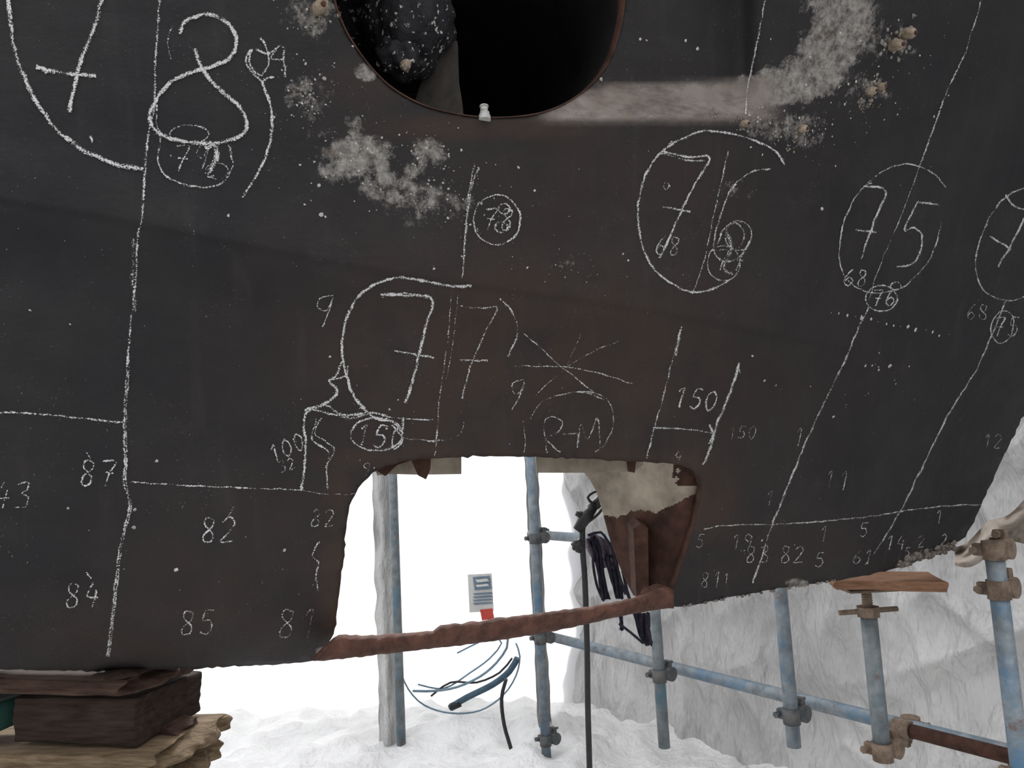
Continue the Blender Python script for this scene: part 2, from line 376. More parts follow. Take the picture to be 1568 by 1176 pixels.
# keel bar under the cut-out (round rusted section)
top = [(478, 1006), (505, 982), (520, 971), (560, 973), (620, 969), (663, 966), (674, 957), (735, 951), (760, 946), (810, 941), (862, 934), (905, 928), (960, 918), (985, 910), (1005, 902), (1022, 898), (1034, 904)]
bot = [(478, 1013), (505, 1011), (560, 1005), (620, 998), (700, 989), (760, 981), (820, 972), (880, 960), (940, 946), (990, 936), (1022, 932), (1034, 932)]
b = B(); rings = []
for i in range(0, 190):
    x_ = 480+i*3
    if x_ > 1034: break
    t_ = interp(top, x_)+2.2*noise.noise(Vector((x_/14, 0, 0))); bo = interp(bot, x_)+1.5*noise.noise(Vector((x_/14, 9, 0)))
    d_ = 1.235+(x_-480)/555*.40; ring = []
    for k in range(24):
        a = 2*math.pi*k/24; ca, sa = math.cos(a), math.sin(a)
        rr_ = 1+.07*noise.noise(Vector((x_/10, ca*2, sa*2)))
        ring.append(b.bm.verts.new(P(x_, (t_+bo)/2+ca*rr_*(bo-t_)/2, d_+.022-.024*sa*rr_)))
    rings.append(ring)
for a, c_ in zip(rings, rings[1:]):
    for k in range(24):
        f = b.bm.faces.new((a[k], a[(k+1) % 24], c_[(k+1) % 24], c_[k])); f.smooth = True
b.bm.faces.new(rings[0]); b.bm.faces.new(rings[-1])
b.done('keel_bar', [RUST], HULLE)
# interior structure seen through the cut-out
def di(x_, y_): return D(x_, y_)+.03+.36*sm(1085, 880, x_)**1.2 - .02*sm(700, 900, y_)
def patch(b, poly, dfun, mat, thick=.012, step=8):
    pl = dense(poly, step); ps = list(pl); ed = [(i, (i+1) % len(pl)) for i in range(len(pl))]
    x0 = min(p[0] for p in pl); x1 = max(p[0] for p in pl); y0 = min(p[1] for p in pl); y1 = max(p[1] for p in pl)
    y = y0
    while y < y1:
        x = x0
        while x < x1:
            if pin((x, y), pl) and min(math.dist((x, y), o) for o in pl) > step*.5: ps.append((x, y))
            x += step
        y += step
    vo_, _, fo_, *_ = delaunay_2d_cdt([Vector(p) for p in ps], ed, [], 0, 1e-4)
    fr = [b.bm.verts.new(P(p[0], p[1], dfun(p[0], p[1]))) for p in vo_]
    for f in fo_:
        cx = sum(vo_[i][0] for i in f)/3; cy = sum(vo_[i][1] for i in f)/3
        if pin((cx, cy), pl):
            g = b.bm.faces.new([fr[i] for i in f]); g.smooth = True; g.material_index = mat(cx, cy) if callable(mat) else mat
edge_y = [(890, 800), (930, 792), (945, 797), (965, 788), (985, 784), (1003, 790), (1020, 782), (1045, 770), (1060, 762), (1100, 750)]
b = B()
patch(b, [(890, 690), (893, 722), (903, 735), (913, 752), (921, 778), (932, 820), (944, 856), (956, 885), (970, 912), (1010, 918), (1050, 900), (1100, 850), (1110, 690)], di,
      lambda x, y: 1 if y > interp(edge_y, x)+5*noise.noise(Vector((x/9, 3, 0)))-4 or (y < 745 and x > 1035+12*noise.noise(Vector((x/9, y/9, 0)))) else 0, step=3)
o = b.done('far_side_plating', [PRIMER, RUSTD], HULLE); m_ = o.modifiers.new('plate_thickness', 'SOLIDIFY'); m_.thickness = .012; m_.offset = 1
b = B()
def dbr(x_, y_): return D(x_, y_)+.04+.11*sm(1062, 985, x_)+.012*noise.noise(Vector((x_/14, y_/14, 2)))
patch(b, [(984, 808), (992, 816), (1006, 824), (1024, 826), (1042, 820), (1054, 812), (1062, 815), (1050, 850), (1038, 885), (1024, 912), (985, 912), (980, 860)], dbr, 0, step=4.5)
b.poly_slab([P(x_, y_, D(1000, y_)+.09) for x_, y_ in [(974, 811), (980, 806), (987, 810), (989, 912), (978, 912), (976, 860)]], Fw*.07, 0)
b.blob(P(1004, 912, 1.66), .018, 0, 4, .5, 2, (1.4, 1, .7), 5)
o = b.done('inner_bracket', [RUSTK], HULLE); m_ = o.modifiers.new('plate_thickness', 'SOLIDIFY'); m_.thickness = .010; m_.offset = 1
b = B()
def dt(x_, y_): return D(x_, 700)+.05
for poly, m_ in [([(560, 690), (578, 728), (596, 726), (606, 726), (640, 727), (706, 726), (706, 690)], 1), ([(820, 690), (822, 724), (900, 724), (972, 722), (985, 712), (985, 690)], 1),
                 ([(575, 690), (578, 722), (590, 729), (608, 712), (630, 705), (640, 728), (652, 734), (658, 720), (660, 690)], 0), ([(958, 690), (962, 722), (972, 724), (976, 690)], 0)]:
    b.poly_slab([P(x_, y_, dt(x_, y_)+(.04 if m_ else 0)) for x_, y_ in poly], Fw*.01, m_)
b.done('deck_stringer_remnants', [RUSTD, PRIMER], HULLE)

# ------------------------------------------------------------ CHALK
bm = bmesh.new(); uvl = bm.loops.layers.uv.new('UVMap'); cnt = [0]
def stroke(pts_, w=4.5, s=.8, jit=.8):
    cnt[0] += 1; off = .0022+.00001*(cnt[0] % 60); w = w*.82
    c_ = catmull(pts_, 3.5); sd = cnt[0]*3.1
    if len(c_) < 2: return
    c_ = [(x+jit*noise.noise(Vector((i*.25, sd, 0)))*2, y+jit*noise.noise(Vector((i*.25, sd, 7)))*2) for i, (x, y) in enumerate(c_)]
    prev = None
    for i, (x, y) in enumerate(c_):
        a = c_[max(0, i-1)]; b_ = c_[min(len(c_)-1, i+1)]; tx, ty = b_[0]-a[0], b_[1]-a[1]; L = math.hypot(tx, ty) or 1
        ww = w*.5*(1+.35*noise.noise(Vector((i*.3, sd, 3)))); nx, ny = -ty/L*ww, tx/L*ww
        cur = (bm.verts.new(HP(x+nx, y+ny, off)), bm.verts.new(HP(x-nx, y-ny, off)))
        st_ = s+.45*noise.noise(Vector((i*.12, sd, 11)))
        if prev:
            f = bm.faces.new((prev[0], prev[1], cur[1], cur[0]))
            for l, q in zip(f.loops, ((st_, 0), (st_, 1), (st_, 1), (st_, 0))): l[uvl].uv = q
        prev = cur
def ell(x, y, a, b_, w=3, s=.7, a0=0, a1=6.5, tilt=0):
    pt = []
    for k in range(15):
        t = a0+(a1-a0)*k/14; X, Y = a*math.cos(t), b_*math.sin(t)
        pt.append((x+X*math.cos(tilt)-Y*math.sin(tilt), y+X*math.sin(tilt)+Y*math.cos(tilt)))
    stroke(pt, w, s)
G = {'0': [[(.5, 0), (.15, .25), (.1, .65), (.4, 1), (.8, .75), (.85, .3), (.5, 0)]], '1': [[(.25, .25), (.6, 0), (.5, 1)]],
     '2': [[(.1, .2), (.5, 0), (.85, .25), (.5, .65), (.1, 1), (.9, .95)]], '3': [[(.1, .1), (.7, 0), (.75, .3), (.4, .45), (.85, .6), (.7, .95), (.1, .95)]],
     '4': [[(.5, 0), (.15, .55), (.9, .6)], [(.75, .3), (.6, 1)]], '5': [[(.9, .02), (.35, 0), (.2, .42), (.65, .42), (.85, .7), (.5, 1), (.1, .9)]],
     '6': [[(.8, 0), (.35, .3), (.1, .75), (.5, 1), (.85, .7), (.5, .5), (.15, .7)]], '7': [[(.1, .05), (.9, .05), (.6, .5), (.4, 1)], [(.25, .5), (.85, .52)]],
     '8': [[(.75, .1), (.3, .02), (.2, .3), (.75, .65), (.7, .95), (.25, .98), (.2, .7), (.75, .35), (.75, .1)]], '9': [[(.8, .15), (.4, 0), (.15, .3), (.5, .5), (.8, .15), (.7, .6), (.5, 1)]]}
def text(t, x, y, h, w=3, s=.7, tilt=0, sp=.62):
    for i, ch in enumerate(t):
        for g in G[ch]:
            pt = []
            for a, b_ in g:
                X = (i*sp*1.25+a*sp)*h-(b_-.5)*h*.12; Y = b_*h
                pt.append((x+X*math.cos(tilt)-Y*math.sin(tilt), y+X*math.sin(tilt)+Y*math.cos(tilt)))
            stroke(pt, w, s, .8)
L78 = [(245, -60), (244, 0), (240, 60), (237, 120), (236, 170), (228, 200), (222, 260), (218, 330), (211, 360), (208, 430), (201, 490), (195, 560), (190, 640), (191, 700), (190, 740), (198, 775), (185, 830), (178, 880), (172, 940), (164, 1005)]
stroke(L78, 6, .5); stroke([(x+3, y) for x, y in L78[11:]], 4.5, .4)
stroke([(205, 365), (204, 420), (207, 480)], 13, .05)
stroke([(733, 255), (722, 290), (714, 340), (712, 370), (708, 425)], 4.5, .6); stroke([(726, 250), (718, 300), (713, 345)], 5, .45)
stroke([(692, 440), (688, 500), (680, 560), (672, 620), (668, 680), (664, 700)], 3.5, .22); stroke([(702, 450), (694, 520), (684, 580)], 3, .12)
stroke([(1175, -20), (1160, 60), (1145, 135), (1142, 175)], 4, .7); stroke([(1115, 232), (1095, 320), (1078, 400), (1060, 450)], 3.5, .4)
stroke([(1044, 500), (1030, 550), (1015, 610), (1002, 655), (990, 702)], 4.5, .38); stroke([(1042, 505), (1034, 545)], 6, .7)
stroke([(1506, -10), (1478, 80), (1450, 140), (1432, 190), (1410, 250)], 4, .42); stroke([(1410, 250), (1380, 330), (1350, 400), (1330, 460)], 3.2, .32)
stroke([(1330, 470), (1310, 512), (1290, 560), (1255, 630), (1220, 710), (1190, 785), (1180, 810), (1165, 860), (1152, 893)], 4.6, .55)
stroke([(1540, 462), (1520, 510), (1495, 565), (1450, 640), (1410, 720), (1380, 780), (1350, 830), (1325, 865)], 4.2, .48)
stroke([(12, -20), (17, 40), (27, 90), (47, 140), (80, 190), (120, 225), (160, 245), (190, 255), (220, 258)], 8.5, .9)
stroke([(160, -20), (145, 40), (125, 90), (112, 140), (106, 172)], 8.5, .95); stroke([(55, 103), (95, 111), (147, 116)], 7.5, .95); stroke([(56, 99), (72, 112)], 5, .7)
stroke([(275, 52), (285, 32), (318, 22), (348, 35), (362, 60), (355, 85), (330, 100), (295, 110), (262, 125), (238, 155), (229, 182), (245, 205), (290, 218), (335, 218), (368, 208), (378, 190), (368, 165), (340, 140), (312, 110), (298, 74)], 8, .92)
stroke([(240, 160), (240, 190), (246, 210), (242, 240), (250, 265), (280, 282), (320, 286), (345, 276), (356, 250), (350, 222)], 4.5, .55)
text('79', 266, 222, 40, 4, .45); stroke([(315, 228), (330, 222), (330, 245), (318, 270), (328, 268)], 10, .5); ell(290, 205, 30, 14, 3.5, .45); ell(332, 262, 18, 12, 4, .35)
stroke([(420, 118), (402, 125), (411, 150), (417, 190), (410, 230), (395, 265), (371, 302)], 6, .8); stroke([(402, 125), (385, 110), (376, 92), (386, 75), (382, 98), (400, 115), (412, 92), (406, 68), (398, 58)], 5, .7); stroke([(392, 75), (410, 82), (432, 70), (435, 95), (437, 118)], 5, .7); stroke([(425, 72), (415, 90), (436, 90)], 5, .5)
stroke([(263, 40), (257, 66), (262, 92)], 4, .4); stroke([(138, 208), (142, 218)], 6, .6)
ell(761, 337, 36, 38, 4, .55); text('78', 740, 318, 34, 3.5, .55); ell(772, 320, 9, 8, 5, .6); ell(768, 348, 10, 8, 5, .5)
stroke([(1202, 252), (1185, 230), (1150, 213), (1110, 203), (1075, 201), (1040, 215), (1010, 235), (988, 270), (977, 320), (982, 370), (1000, 410), (1030, 435), (1060, 447), (1090, 443), (1118, 428)], 5, .74)
stroke([(1013, 231), (1050, 240), (1086, 242), (1065, 280), (1040, 330), (1020, 375), (1010, 395)], 5, .8); stroke([(1015, 317), (1057, 324)], 4.5, .75); stroke([(1012, 236), (1030, 216)], 3.5, .4); stroke([(1012, 233), (1048, 244), (1080, 246)], 4, .5)
stroke([(1180, 258), (1150, 264), (1120, 290), (1102, 335), (1093, 375), (1100, 395), (1120, 400), (1140, 385), (1150, 362), (1146, 345), (1128, 338), (1108, 352), (1098, 375)], 4.6, .58)
ell(1108, 403, 25, 27, 3.6, .5); text('77', 1096, 382, 32, 3.6, .5); stroke([(1112, 352), (1120, 380), (1108, 410), (1122, 420)], 8, .4); ell(1125, 362, 14, 20, 4, .4)
text('68', 1003, 362, 28, 3.5, .45); ell(1020, 285, 4, 5, 3, .4)
stroke([(1448, 287), (1430, 266), (1400, 253), (1370, 254), (1335, 275), (1305, 310), (1290, 350), (1285, 395), (1297, 428), (1330, 448), (1360, 446), (1390, 434), (1425, 395), (1442, 340)], 3.8, .52)
stroke([(1322, 285), (1356, 291), (1342, 330), (1327, 370), (1318, 397)], 4.8, .75); stroke([(1310, 352), (1342, 356)], 4.5, .7); stroke([(1322, 286), (1335, 280)], 4, .5)
stroke([(1436, 313), (1405, 309)], 5, .7); stroke([(1405, 309), (1385, 352), (1400, 348), (1412, 362), (1408, 388), (1395, 405), (1373, 408)], 4.6, .7)
ell(1350, 457, 24, 20, 3.8, .6); text('76', 1336, 443, 26, 3.8, .55); text('68', 1292, 412, 26, 3.4, .55); ell(1372, 438, 8, 6, 4, .5)
stroke([(1590, 282), (1568, 288), (1545, 298), (1520, 325), (1500, 370), (1494, 410), (1505, 442), (1530, 458), (1560, 458), (1590, 440)], 4, .48)
stroke([(1540, 298), (1552, 315), (1575, 322)], 5, .75); stroke([(1575, 322), (1548, 375), (1528, 408)], 5, .8); stroke([(1516, 362), (1548, 382)], 4.5, .7)
text('68', 1480, 466, 24, 3.2, .4); ell(1535, 500, 17, 25, 3.5, .45, tilt=.2); text('75', 1522, 486, 28, 3.5, .4)
stroke([(722, 438), (690, 438), (650, 430), (610, 425), (575, 435), (548, 455), (532, 485), (524, 520), (526, 555), (535, 590), (545, 612), (562, 633)], 6, .78)
stroke([(583, 451), (620, 452), (661, 458), (652, 500), (640, 550), (630, 590), (620, 617)], 6.2, .85); stroke([(604, 537), (640, 543), (664, 548)], 5, .75)
stroke([(585, 455), (620, 449), (655, 457)], 4, .5)
stroke([(703, 469), (735, 472), (761, 472), (745, 505), (725, 550), (714, 585), (708, 611)], 4.5, .5); stroke([(705, 551), (748, 552)], 4.5, .65)
stroke([(765, 458), (782, 475), (792, 500), (788, 525), (778, 545)], 4.5, .55)
stroke([(510, 453), (490, 457), (486, 470), (500, 475), (510, 455), (503, 480), (494, 500)], 3.6, .45)
stroke([(526, 550), (512, 578), (504, 582), (516, 600), (508, 612), (490, 622), (470, 630), (466, 645), (468, 690), (462, 750)], 6, .75)
stroke([(504, 582), (530, 575), (533, 560)], 4, .5); stroke([(466, 628), (500, 620), (520, 634), (560, 632), (545, 612), (575, 640), (600, 645), (615, 660), (618, 640)], 6, .75)
stroke([(470, 625), (500, 632), (540, 640), (570, 632), (600, 640)], 5, .65); stroke([(600, 640), (665, 643)], 3.5, .5)
stroke([(492, 640), (482, 665), (500, 676), (512, 690), (500, 715), (502, 750)], 4.5, .45); stroke([(484, 645), (478, 672), (496, 686), (504, 698), (496, 720)], 4, .4)
ell(577, 665, 40, 25, 4.5, .62); text('150', 548, 648, 34, 4.5, .62, .1); stroke([(600, 650), (615, 668), (625, 672), (670, 676)], 4, .4); stroke([(660, 675), (690, 672), (706, 662), (711, 645)], 3, .25)
text('100', 408, 686, 26, 4, .62, -.45); text('32', 424, 708, 18, 3, .5, -.35)
stroke([(803, 511), (835, 540), (865, 565), (912, 603)], 3.2, .48); stroke([(952, 521), (905, 540), (865, 565), (818, 606)], 2.8, .28); stroke([(788, 560), (865, 562), (920, 572), (968, 588)], 3.2, .4); stroke([(890, 510), (868, 560)], 2.5, .1)
stroke([(812, 642), (830, 615), (865, 603), (900, 600), (930, 612), (939, 645), (930, 675), (912, 692)], 3.5, .32)
stroke([(855, 605), (890, 600), (925, 612)], 4, .35)
stroke([(838, 694), (833, 650), (842, 638), (860, 645), (855, 662), (836, 672), (858, 692)], 4, .35); stroke([(862, 665), (885, 663)], 4, .4); stroke([(884, 685), (890, 650), (900, 672), (915, 640), (919, 686)], 4, .38)
stroke([(803, 581), (785, 588), (788, 603), (800, 597), (803, 583), (796, 605), (784, 628)], 3.5, .42); stroke([(800, 645), (805, 680), (800, 700)], 3, .15)
text('150', 1036, 592, 30, 4, .65, .12); stroke([(1000, 655), (1050, 657), (1090, 663)], 4, .5); stroke([(1086, 650), (1092, 664), (1086, 680)], 6, .7)
stroke([(1132, 555), (1122, 590), (1108, 625), (1096, 655), (1088, 685), (1076, 712)], 6, .68); stroke([(1130, 560), (1134, 572)], 4, .6); text('150', 1115, 652, 20, 3, .12); text('9', 1033, 692, 18, 3, .32)
stroke([(1078, 810), (1110, 805), (1180, 803), (1260, 798), (1340, 790), (1400, 780), (1460, 774), (1505, 772)], 3.4, .52)
stroke([(-20, 630), (60, 634), (120, 640), (188, 647)], 4.6, .62); stroke([(200, 738), (300, 744), (400, 748), (463, 750)], 3.6, .5); stroke([(463, 750), (500, 757), (545, 756)], 3, .25)
for t_, x_, y_, h_, w_, s_ in [('87', 122, 704, 40, 4.5, .62), ('82', 308, 792, 38, 4, .56), ('84', 100, 892, 38, 4.5, .62), ('85', 276, 934, 38, 4, .46), ('81', 426, 932, 44, 4, .38), ('82', 476, 780, 26, 3.5, .28), ('43', -8, 738, 40, 4, .55),
                            ('9', 555, 708, 20, 3, .3), ('5', 1066, 818, 20, 3, .36), ('19', 1120, 818, 24, 3, .4), ('83', 1142, 836, 26, 3, .45), ('82', 1195, 836, 26, 3, .42), ('1', 1255, 806, 24, 3, .4), ('5', 1248, 846, 22, 3, .42),
                            ('61', 1306, 842, 22, 3, .42), ('5', 1316, 800, 22, 3, .4), ('14', 1356, 820, 22, 3, .42), ('1', 1432, 782, 20, 3, .42), ('11', 1262, 722, 28, 3, .36), ('12', 1505, 664, 22, 3, .36), ('1', 1172, 752, 22, 3, .28), ('2', 1405, 820, 18, 3, .36),
                            ('81', 1072, 876, 24, 3, .4), ('1', 1215, 655, 28, 3, .32), ('2', 1440, 818, 18, 3.2, .42), ('1', 1108, 878, 14, 3, .3), ('5', 1385, 838, 14, 3, .3)]:
    text(t_, x_, y_, h_, w_, s_)
stroke([(130, 690), (138, 702)], 4, .5); stroke([(132, 876), (140, 886)], 4, .6); stroke([(358, 775), (350, 790)], 3, .3)
stroke([(490, 828), (478, 850), (488, 862), (484, 880), (487, 905)], 4.5, .5)
me = bpy.data.meshes.new('chalk_markings'); bm.to_mesh(me); bm.free(); me.materials.append(CHALK)
o = bpy.data.objects.new('chalk_markings', me); COL.objects.link(o); o.parent = HULLE
# white specks and chalk dots
b = B()
def speck(x, y, r):
    if not inside((x, y)): return
    q = HP(x, y); nn = HN(x, y); rot = nn.to_track_quat('Z', 'Y').to_matrix(); rr = r*D(x, y)/F
    k = random.randint(5, 8); c0 = b.bm.verts.new(q+nn*rr*.3+nn*.001)
    rg = []
    for i in range(k):
        a = 6.283*i/k; ro = rr*random.uniform(.5, 1.25); rg.append(b.bm.verts.new(q+rot @ Vector((math.cos(a)*ro, math.sin(a)*ro, .0006))))
    for i in range(k): b.bm.faces.new((c0, rg[i], rg[(i+1) % k]))
for i in range(16): speck(1272+i*12+random.uniform(-2, 2), 478+i*2.4+random.uniform(-2, 2), random.uniform(1.5, 4) if i % 3 else 1)
for x_, y_, r_ in [(1362, 560, 5), (1325, 560, 3), (1335, 560, 2.5), (1345, 562, 2), (488, 284, 4), (492, 328, 5), (498, 332, 3), (270, 873, 4), (205, 808, 3.5), (240, 706, 3), (206, 780, 3), (435, 842, 3), (1152, 545, 3), (1276, 638, 3), (818, 292, 3), (706, 230, 2.5), (468, 98, 4), (980, 60, 3), (1068, 75, 4), (1050, 62, 3), (920, 122, 4), (990, 62, 2), (1258, 320, 4), (1170, 583, 3), (1188, 590, 2), (350, 330, 3), (420, 180, 3), (1025, 285, 3), (497, 120, 4), (1180, 60, 2)]: speck(x_, y_, r_*.85)
for cx, cy, sx_, sy_, k in [(540, 240, 60, 40, 70), (650, 290, 70, 40, 70), (470, 148, 30, 30, 40), (485, 30, 40, 30, 35), (1310, 70, 60, 60, 70), (1220, 200, 50, 25, 60), (655, 235, 20, 20, 30), (1150, 180, 30, 15, 25), (1330, 150, 30, 22, 35), (880, 405, 50, 15, 26), (1330, 580, 70, 30, 14), (700, 300, 40, 60, 35), (480, 120, 60, 90, 22), (1200, 800, 160, 60, 20), (800, 400, 700, 300, 130), (300, 700, 250, 250, 25), (540, 640, 60, 60, 20)]:
    for _ in range(k): speck(random.gauss(cx, sx_), random.gauss(cy, sy_), random.choice([.6, .6, .7, .8, 1, 1.4, 2.0]) if cx != 800 else random.choice([.5, .6, .8]))
b.done('paint_specks', [SPECK], HULLE)
b = B()
for i in range(60):
    t_ = random.random(); x_ = 1375+t_*85; y_ = 866-t_*30+random.uniform(-8, 4); b.blob(HP(x_, y_), random.uniform(.004, .011), 0, 2, .5, 3, seed=i)
for i in range(40):
    t_ = random.random(); x_ = 1040+t_*240; b.blob(HP(x_, interp([(1040, 929), (1280, 888)], x_)), random.uniform(.002, .005), 0, 1, .5, 3, seed=i)
b.done('edge_crust', [simple('grey_crust', (.05, .045, .04), (.26, .23, .2), 60, .9, .1, .6)], HULLE)

# ------------------------------------------------------------ SCAFFOLD
RT = .0242
def coupler(b, p, ax1, ax2, mat=1):
    p = Vector(p); ax1 = Vector(ax1).normalized(); ax2 = Vector(ax2).normalized(); nn = ax1.cross(ax2).normalized()
    b.tube([p-ax1*.026, p+ax1*.026], RT*1.22, mat, 18); q = p+nn*.052*(1 if nn.dot(Fw) > 0 else -1)
    b.tube([q-ax2*.026, q+ax2*.026], RT*1.22, mat, 18)
    for pp, ax in ((p, ax1), (q, ax2)):
        sd = ax.cross(nn).normalized(); r_ = Matrix((ax, sd, nn)).transposed()
        b.box(pp+sd*.038, (.034, .03, .022), mat, r_, .003)
        b.tube([pp+sd*.042-nn*.03, pp+sd*.042+nn*.03], .006, mat, 8); b.tube([pp+sd*.042-nn*.032, pp+sd*.042-nn*.02], .0115, mat, 6, smooth=False)
    b.box((p+q)/2, (.04, .04, .03), mat, Matrix((ax1, ax2, nn)).transposed(), .003)
Z = Vector((0, 0, 1))
pA = Pz(828, 974, .60); pB = Pz(1600, 1172, .60); pdir = (pB-pA).normalized()
def onpipe(u_):
    return min(((pA+(pB-pA)*t/400) for t in range(401)), key=lambda q: abs(((q-CAM).dot(R)/(q-CAM).dot(Fw))*F+W/2-u_))
def pole(u_, v_, d_, z0, z1, mat, joints=(), cm=1):
    b = B(); q = P(u_, v_, d_)
    b.pipe((q.x, q.y, z0), (q.x, q.y, z1), RT, 0)
    for z in joints: coupler(b, (q.x, q.y, z), Z, pdir)
    if z0 <= .01:
        b.box((q.x, q.y, .006), (.15, .15, .012), 1, None, .002)
    b.done('scaffold_pole', [mat, CLAMPR if cm == 2 else CLAMP]); return q
pole(607, 900, 4.0, 0, 2.4, TUBEG, ()); qB = pole(822, 880, 3.85, 0, 2.3, TUBEB, (1.13, .62, .12))
def zat(u_, v_, d_): return P(u_, v_, d_).z
for u_, v_, d_, zt, zb, m_, cm in [(1010, 1040, 3.12, 1.35, zat(1015, 1140, 3.12), TUBEG, 1), (1205, 1020, 2.58, zat(1190, 780, 2.58), zat(1212, 1138, 2.58), TUBEB, 1)]:
    pole(u_, v_, d_, zb, zt, m_, (.60,), cm)
qF = pole(1541, 1000, 2.04, 0, zat(1521, 838, 2.04), TUBEB, (zat(1521, 845, 2.04), zat(1525, 905, 2.04), .60), 2)
b = B(); b.pipe(pA-pdir*.1+Vector((.0, .05, 0)), pB+pdir*.3+Vector((0, .05, 0)), RT, 0)
b.done('scaffold_ledger', [TUBEB])
b = B(); a_ = Pz(812, 818, 1.13); b.pipe(a_, a_+pdir*1.3, RT, 0); coupler(b, a_+pdir*.06, pdir, Z); b.done('scaffold_ledger', [TUBEB, CLAMP])
b = B(); b.pipe(onpipe(1372), onpipe(1372)+pdir*.62, RT*.9, 0); coupler(b, onpipe(1382), pdir, Z, 1); b.done('scaffold_ledger', [RUSTK, CLAMPR])
b = B(); q = P(1338, 1020, 2.25); zt = zat(1326, 903, 2.25)
zb = zat(1352, 1146, 2.25)
b.pipe((q.x, q.y, zb), (q.x, q.y, zt-.08), RT, 0)
zz = [zt-.1+i*.004 for i in range(26)]
b.tube([(q.x, q.y, z) for z in zz], [.013 if i % 2 else .0165 for i in range(26)], 1, 14)
b.box((q.x, q.y, zt), (.15, .12, .008), 1, None, .002)
b.tube([(q.x, q.y, zt-.085), (q.x, q.y, zt-.055)], .034, 1, 8, smooth=False)
b.tube([(q.x-.09, q.y, zt-.07), (q.x+.09, q.y, zt-.066)], .008, 1, 8)
coupler(b, (q.x, q.y, .60), Z, pdir, 1)
b.done('screw_jack_prop', [TUBEG, CLAMPR])
def rough(amp, fr, ends=0.0, L=1):
    def f(c):
        v3 = Vector(c)
        o = Vector((noise.noise(v3*fr), noise.noise(v3*fr+Vector((9, 0, 0))), noise.noise(v3*fr+Vector((0, 9, 0)))))*amp
        if ends and abs(c.x) > L*.5*.80:
            o.x += (1 if c.x > 0 else -1)*ends*(noise.noise(Vector((c.x*2, c.y*25, c.z*70)))*1.4)*((abs(c.x)/(L*.5)-.8)/.2)
        return c+o
    return f
b = B(); b.box(P(1352, 889, 2.2), (.30, .2, .028), 0, Matrix.Rotation(-.25, 3, 'Z') @ Matrix.Rotation(.03, 3, 'Y'), .004, 5, rough(.004, 9, .006, .30)); b.done('shoring_plank', [WOODO])

# ------------------------------------------------------------ TIMBER CRIBBING
CR = empty('timber_cribbing')
ry = Matrix.Rotation(math.radians(-12), 3, 'Z')
def beam(nm, c, dims, m, ends=.03, tilt=0, cuts=9, yaw=0):
    b = B(); b.box(c, dims, 0, Matrix.Rotation(math.radians(-12+yaw), 3, 'Z') @ Matrix.Rotation(tilt, 3, 'Y'), .005, cuts, rough(.004, 14, ends, dims[0]))
    b.done(nm, [m], CR)
beam('top_plank', P(75, 1026, 1.33), (.48, .20, .028), WOODR, .025)
beam('splinter_board', P(80, 1016, 1.28), (.40, .16, .010), WOODD, .03, .01)
beam('dark_block', P(172, 1079, 1.33), (.240, .18, .076), WOODD, .004, 0)
beam('split_plank', P(110, 1134, 1.33), (.48, .22, .030), WOODY, .03, -.01)
beam('splinter_plank', P(235, 1104, 1.32), (.13, .07, .014), WOODR, .03, .10)
beam('lower_board', P(70, 1172, 1.32), (.54, .22, .045), WOODY, .03)
c0 = P(40, 1180, 1.34); z = c0.z-.028; i = 0
while z > 0:
    h = min(.13, z); beam('cribbing_timber_%d' % (i+1), (c0.x, c0.y, z-h/2), (.5, .22, h-.002), WOODD, .01, 0, 4, 8 if i % 2 else -6); z -= .13; i += 1
b = B(); b.box(P(-8, 1088, 1.32), (.10, .12, .05), 0, ry, .008, 3, rough(.004, 20)); b.done('painted_wedge', [TEAL], CR)

# ------------------------------------------------------------ HANGING GEAR
b = B(); dg = 2.1
hose = catmull([(918, 762), (905, 775), (893, 800), (892, 840), (895, 880), (897, 930), (899, 1000), (900, 1080), (903, 1190), (905, 1300)], 12)
b.tube([P(x, y, dg) for x, y in hose], .0085, 0, 12)
b.tube([P(912, 775, dg), P(925, 760, dg-.01), P(924, 752, dg-.02)], [.012, .016, .008], 0, 12)
b.tube([P(884, 812, dg), P(897, 792, dg), P(912, 772, dg)], [.014, .018, .012], 0, 12)
b.tube([P(882, 785, dg), P(893, 790, dg)], [.008, .012], 0, 10); b.blob(P(886, 836, dg), .018, 0, 3, .4, 3)
b.tube([P(*q, dg-.01) for q in catmull([(912, 775), (900, 762), (915, 752), (928, 765), (918, 785), (900, 800)], 5)], .004, 0, 8)
b.done('welding_torch', [RUBBER])
b = B(); dg = 2.2
def cloth(b, rows, d_, mat, amp=.012, seed=0):
    prev = None
    for j, (y, xa, xb) in enumerate(rows):
        r_ = [b.bm.verts.new(P(xa+(xb-xa)*k/12, y+3*noise.noise(Vector((k*.5, seed, j*.3))), d_+amp*math.sin(k*1.3+j*.4+seed)+amp*noise.noise(Vector((k*.4, j*.6, seed))))) for k in range(13)]
        if prev:
            for k in range(12):
                f = b.bm.faces.new((prev[k], prev[k+1], r_[k+1], r_[k])); f.smooth = True; f.material_index = mat
        prev = r_
def rows(l, n_=14):
    out = []
    for i in range(n_):
        t = i/(n_-1); y = l[0][0]+(l[-1][0]-l[0][0])*t
        out.append((y, interp([(a[0], a[1]) for a in l], y), interp([(a[0], a[2]) for a in l], y)))
    return out
cloth(b, rows([(818, 905, 912), (830, 893, 934), (850, 905, 940), (870, 915, 946)]), dg, 0)
cloth(b, rows([(825, 898, 915), (845, 908, 922), (880, 915, 926), (918, 922, 934)]), dg-.015, 1, .008, 4)
cloth(b, rows([(850, 925, 945), (885, 935, 950), (916, 942, 955)]), dg-.01, 1, .006, 7)
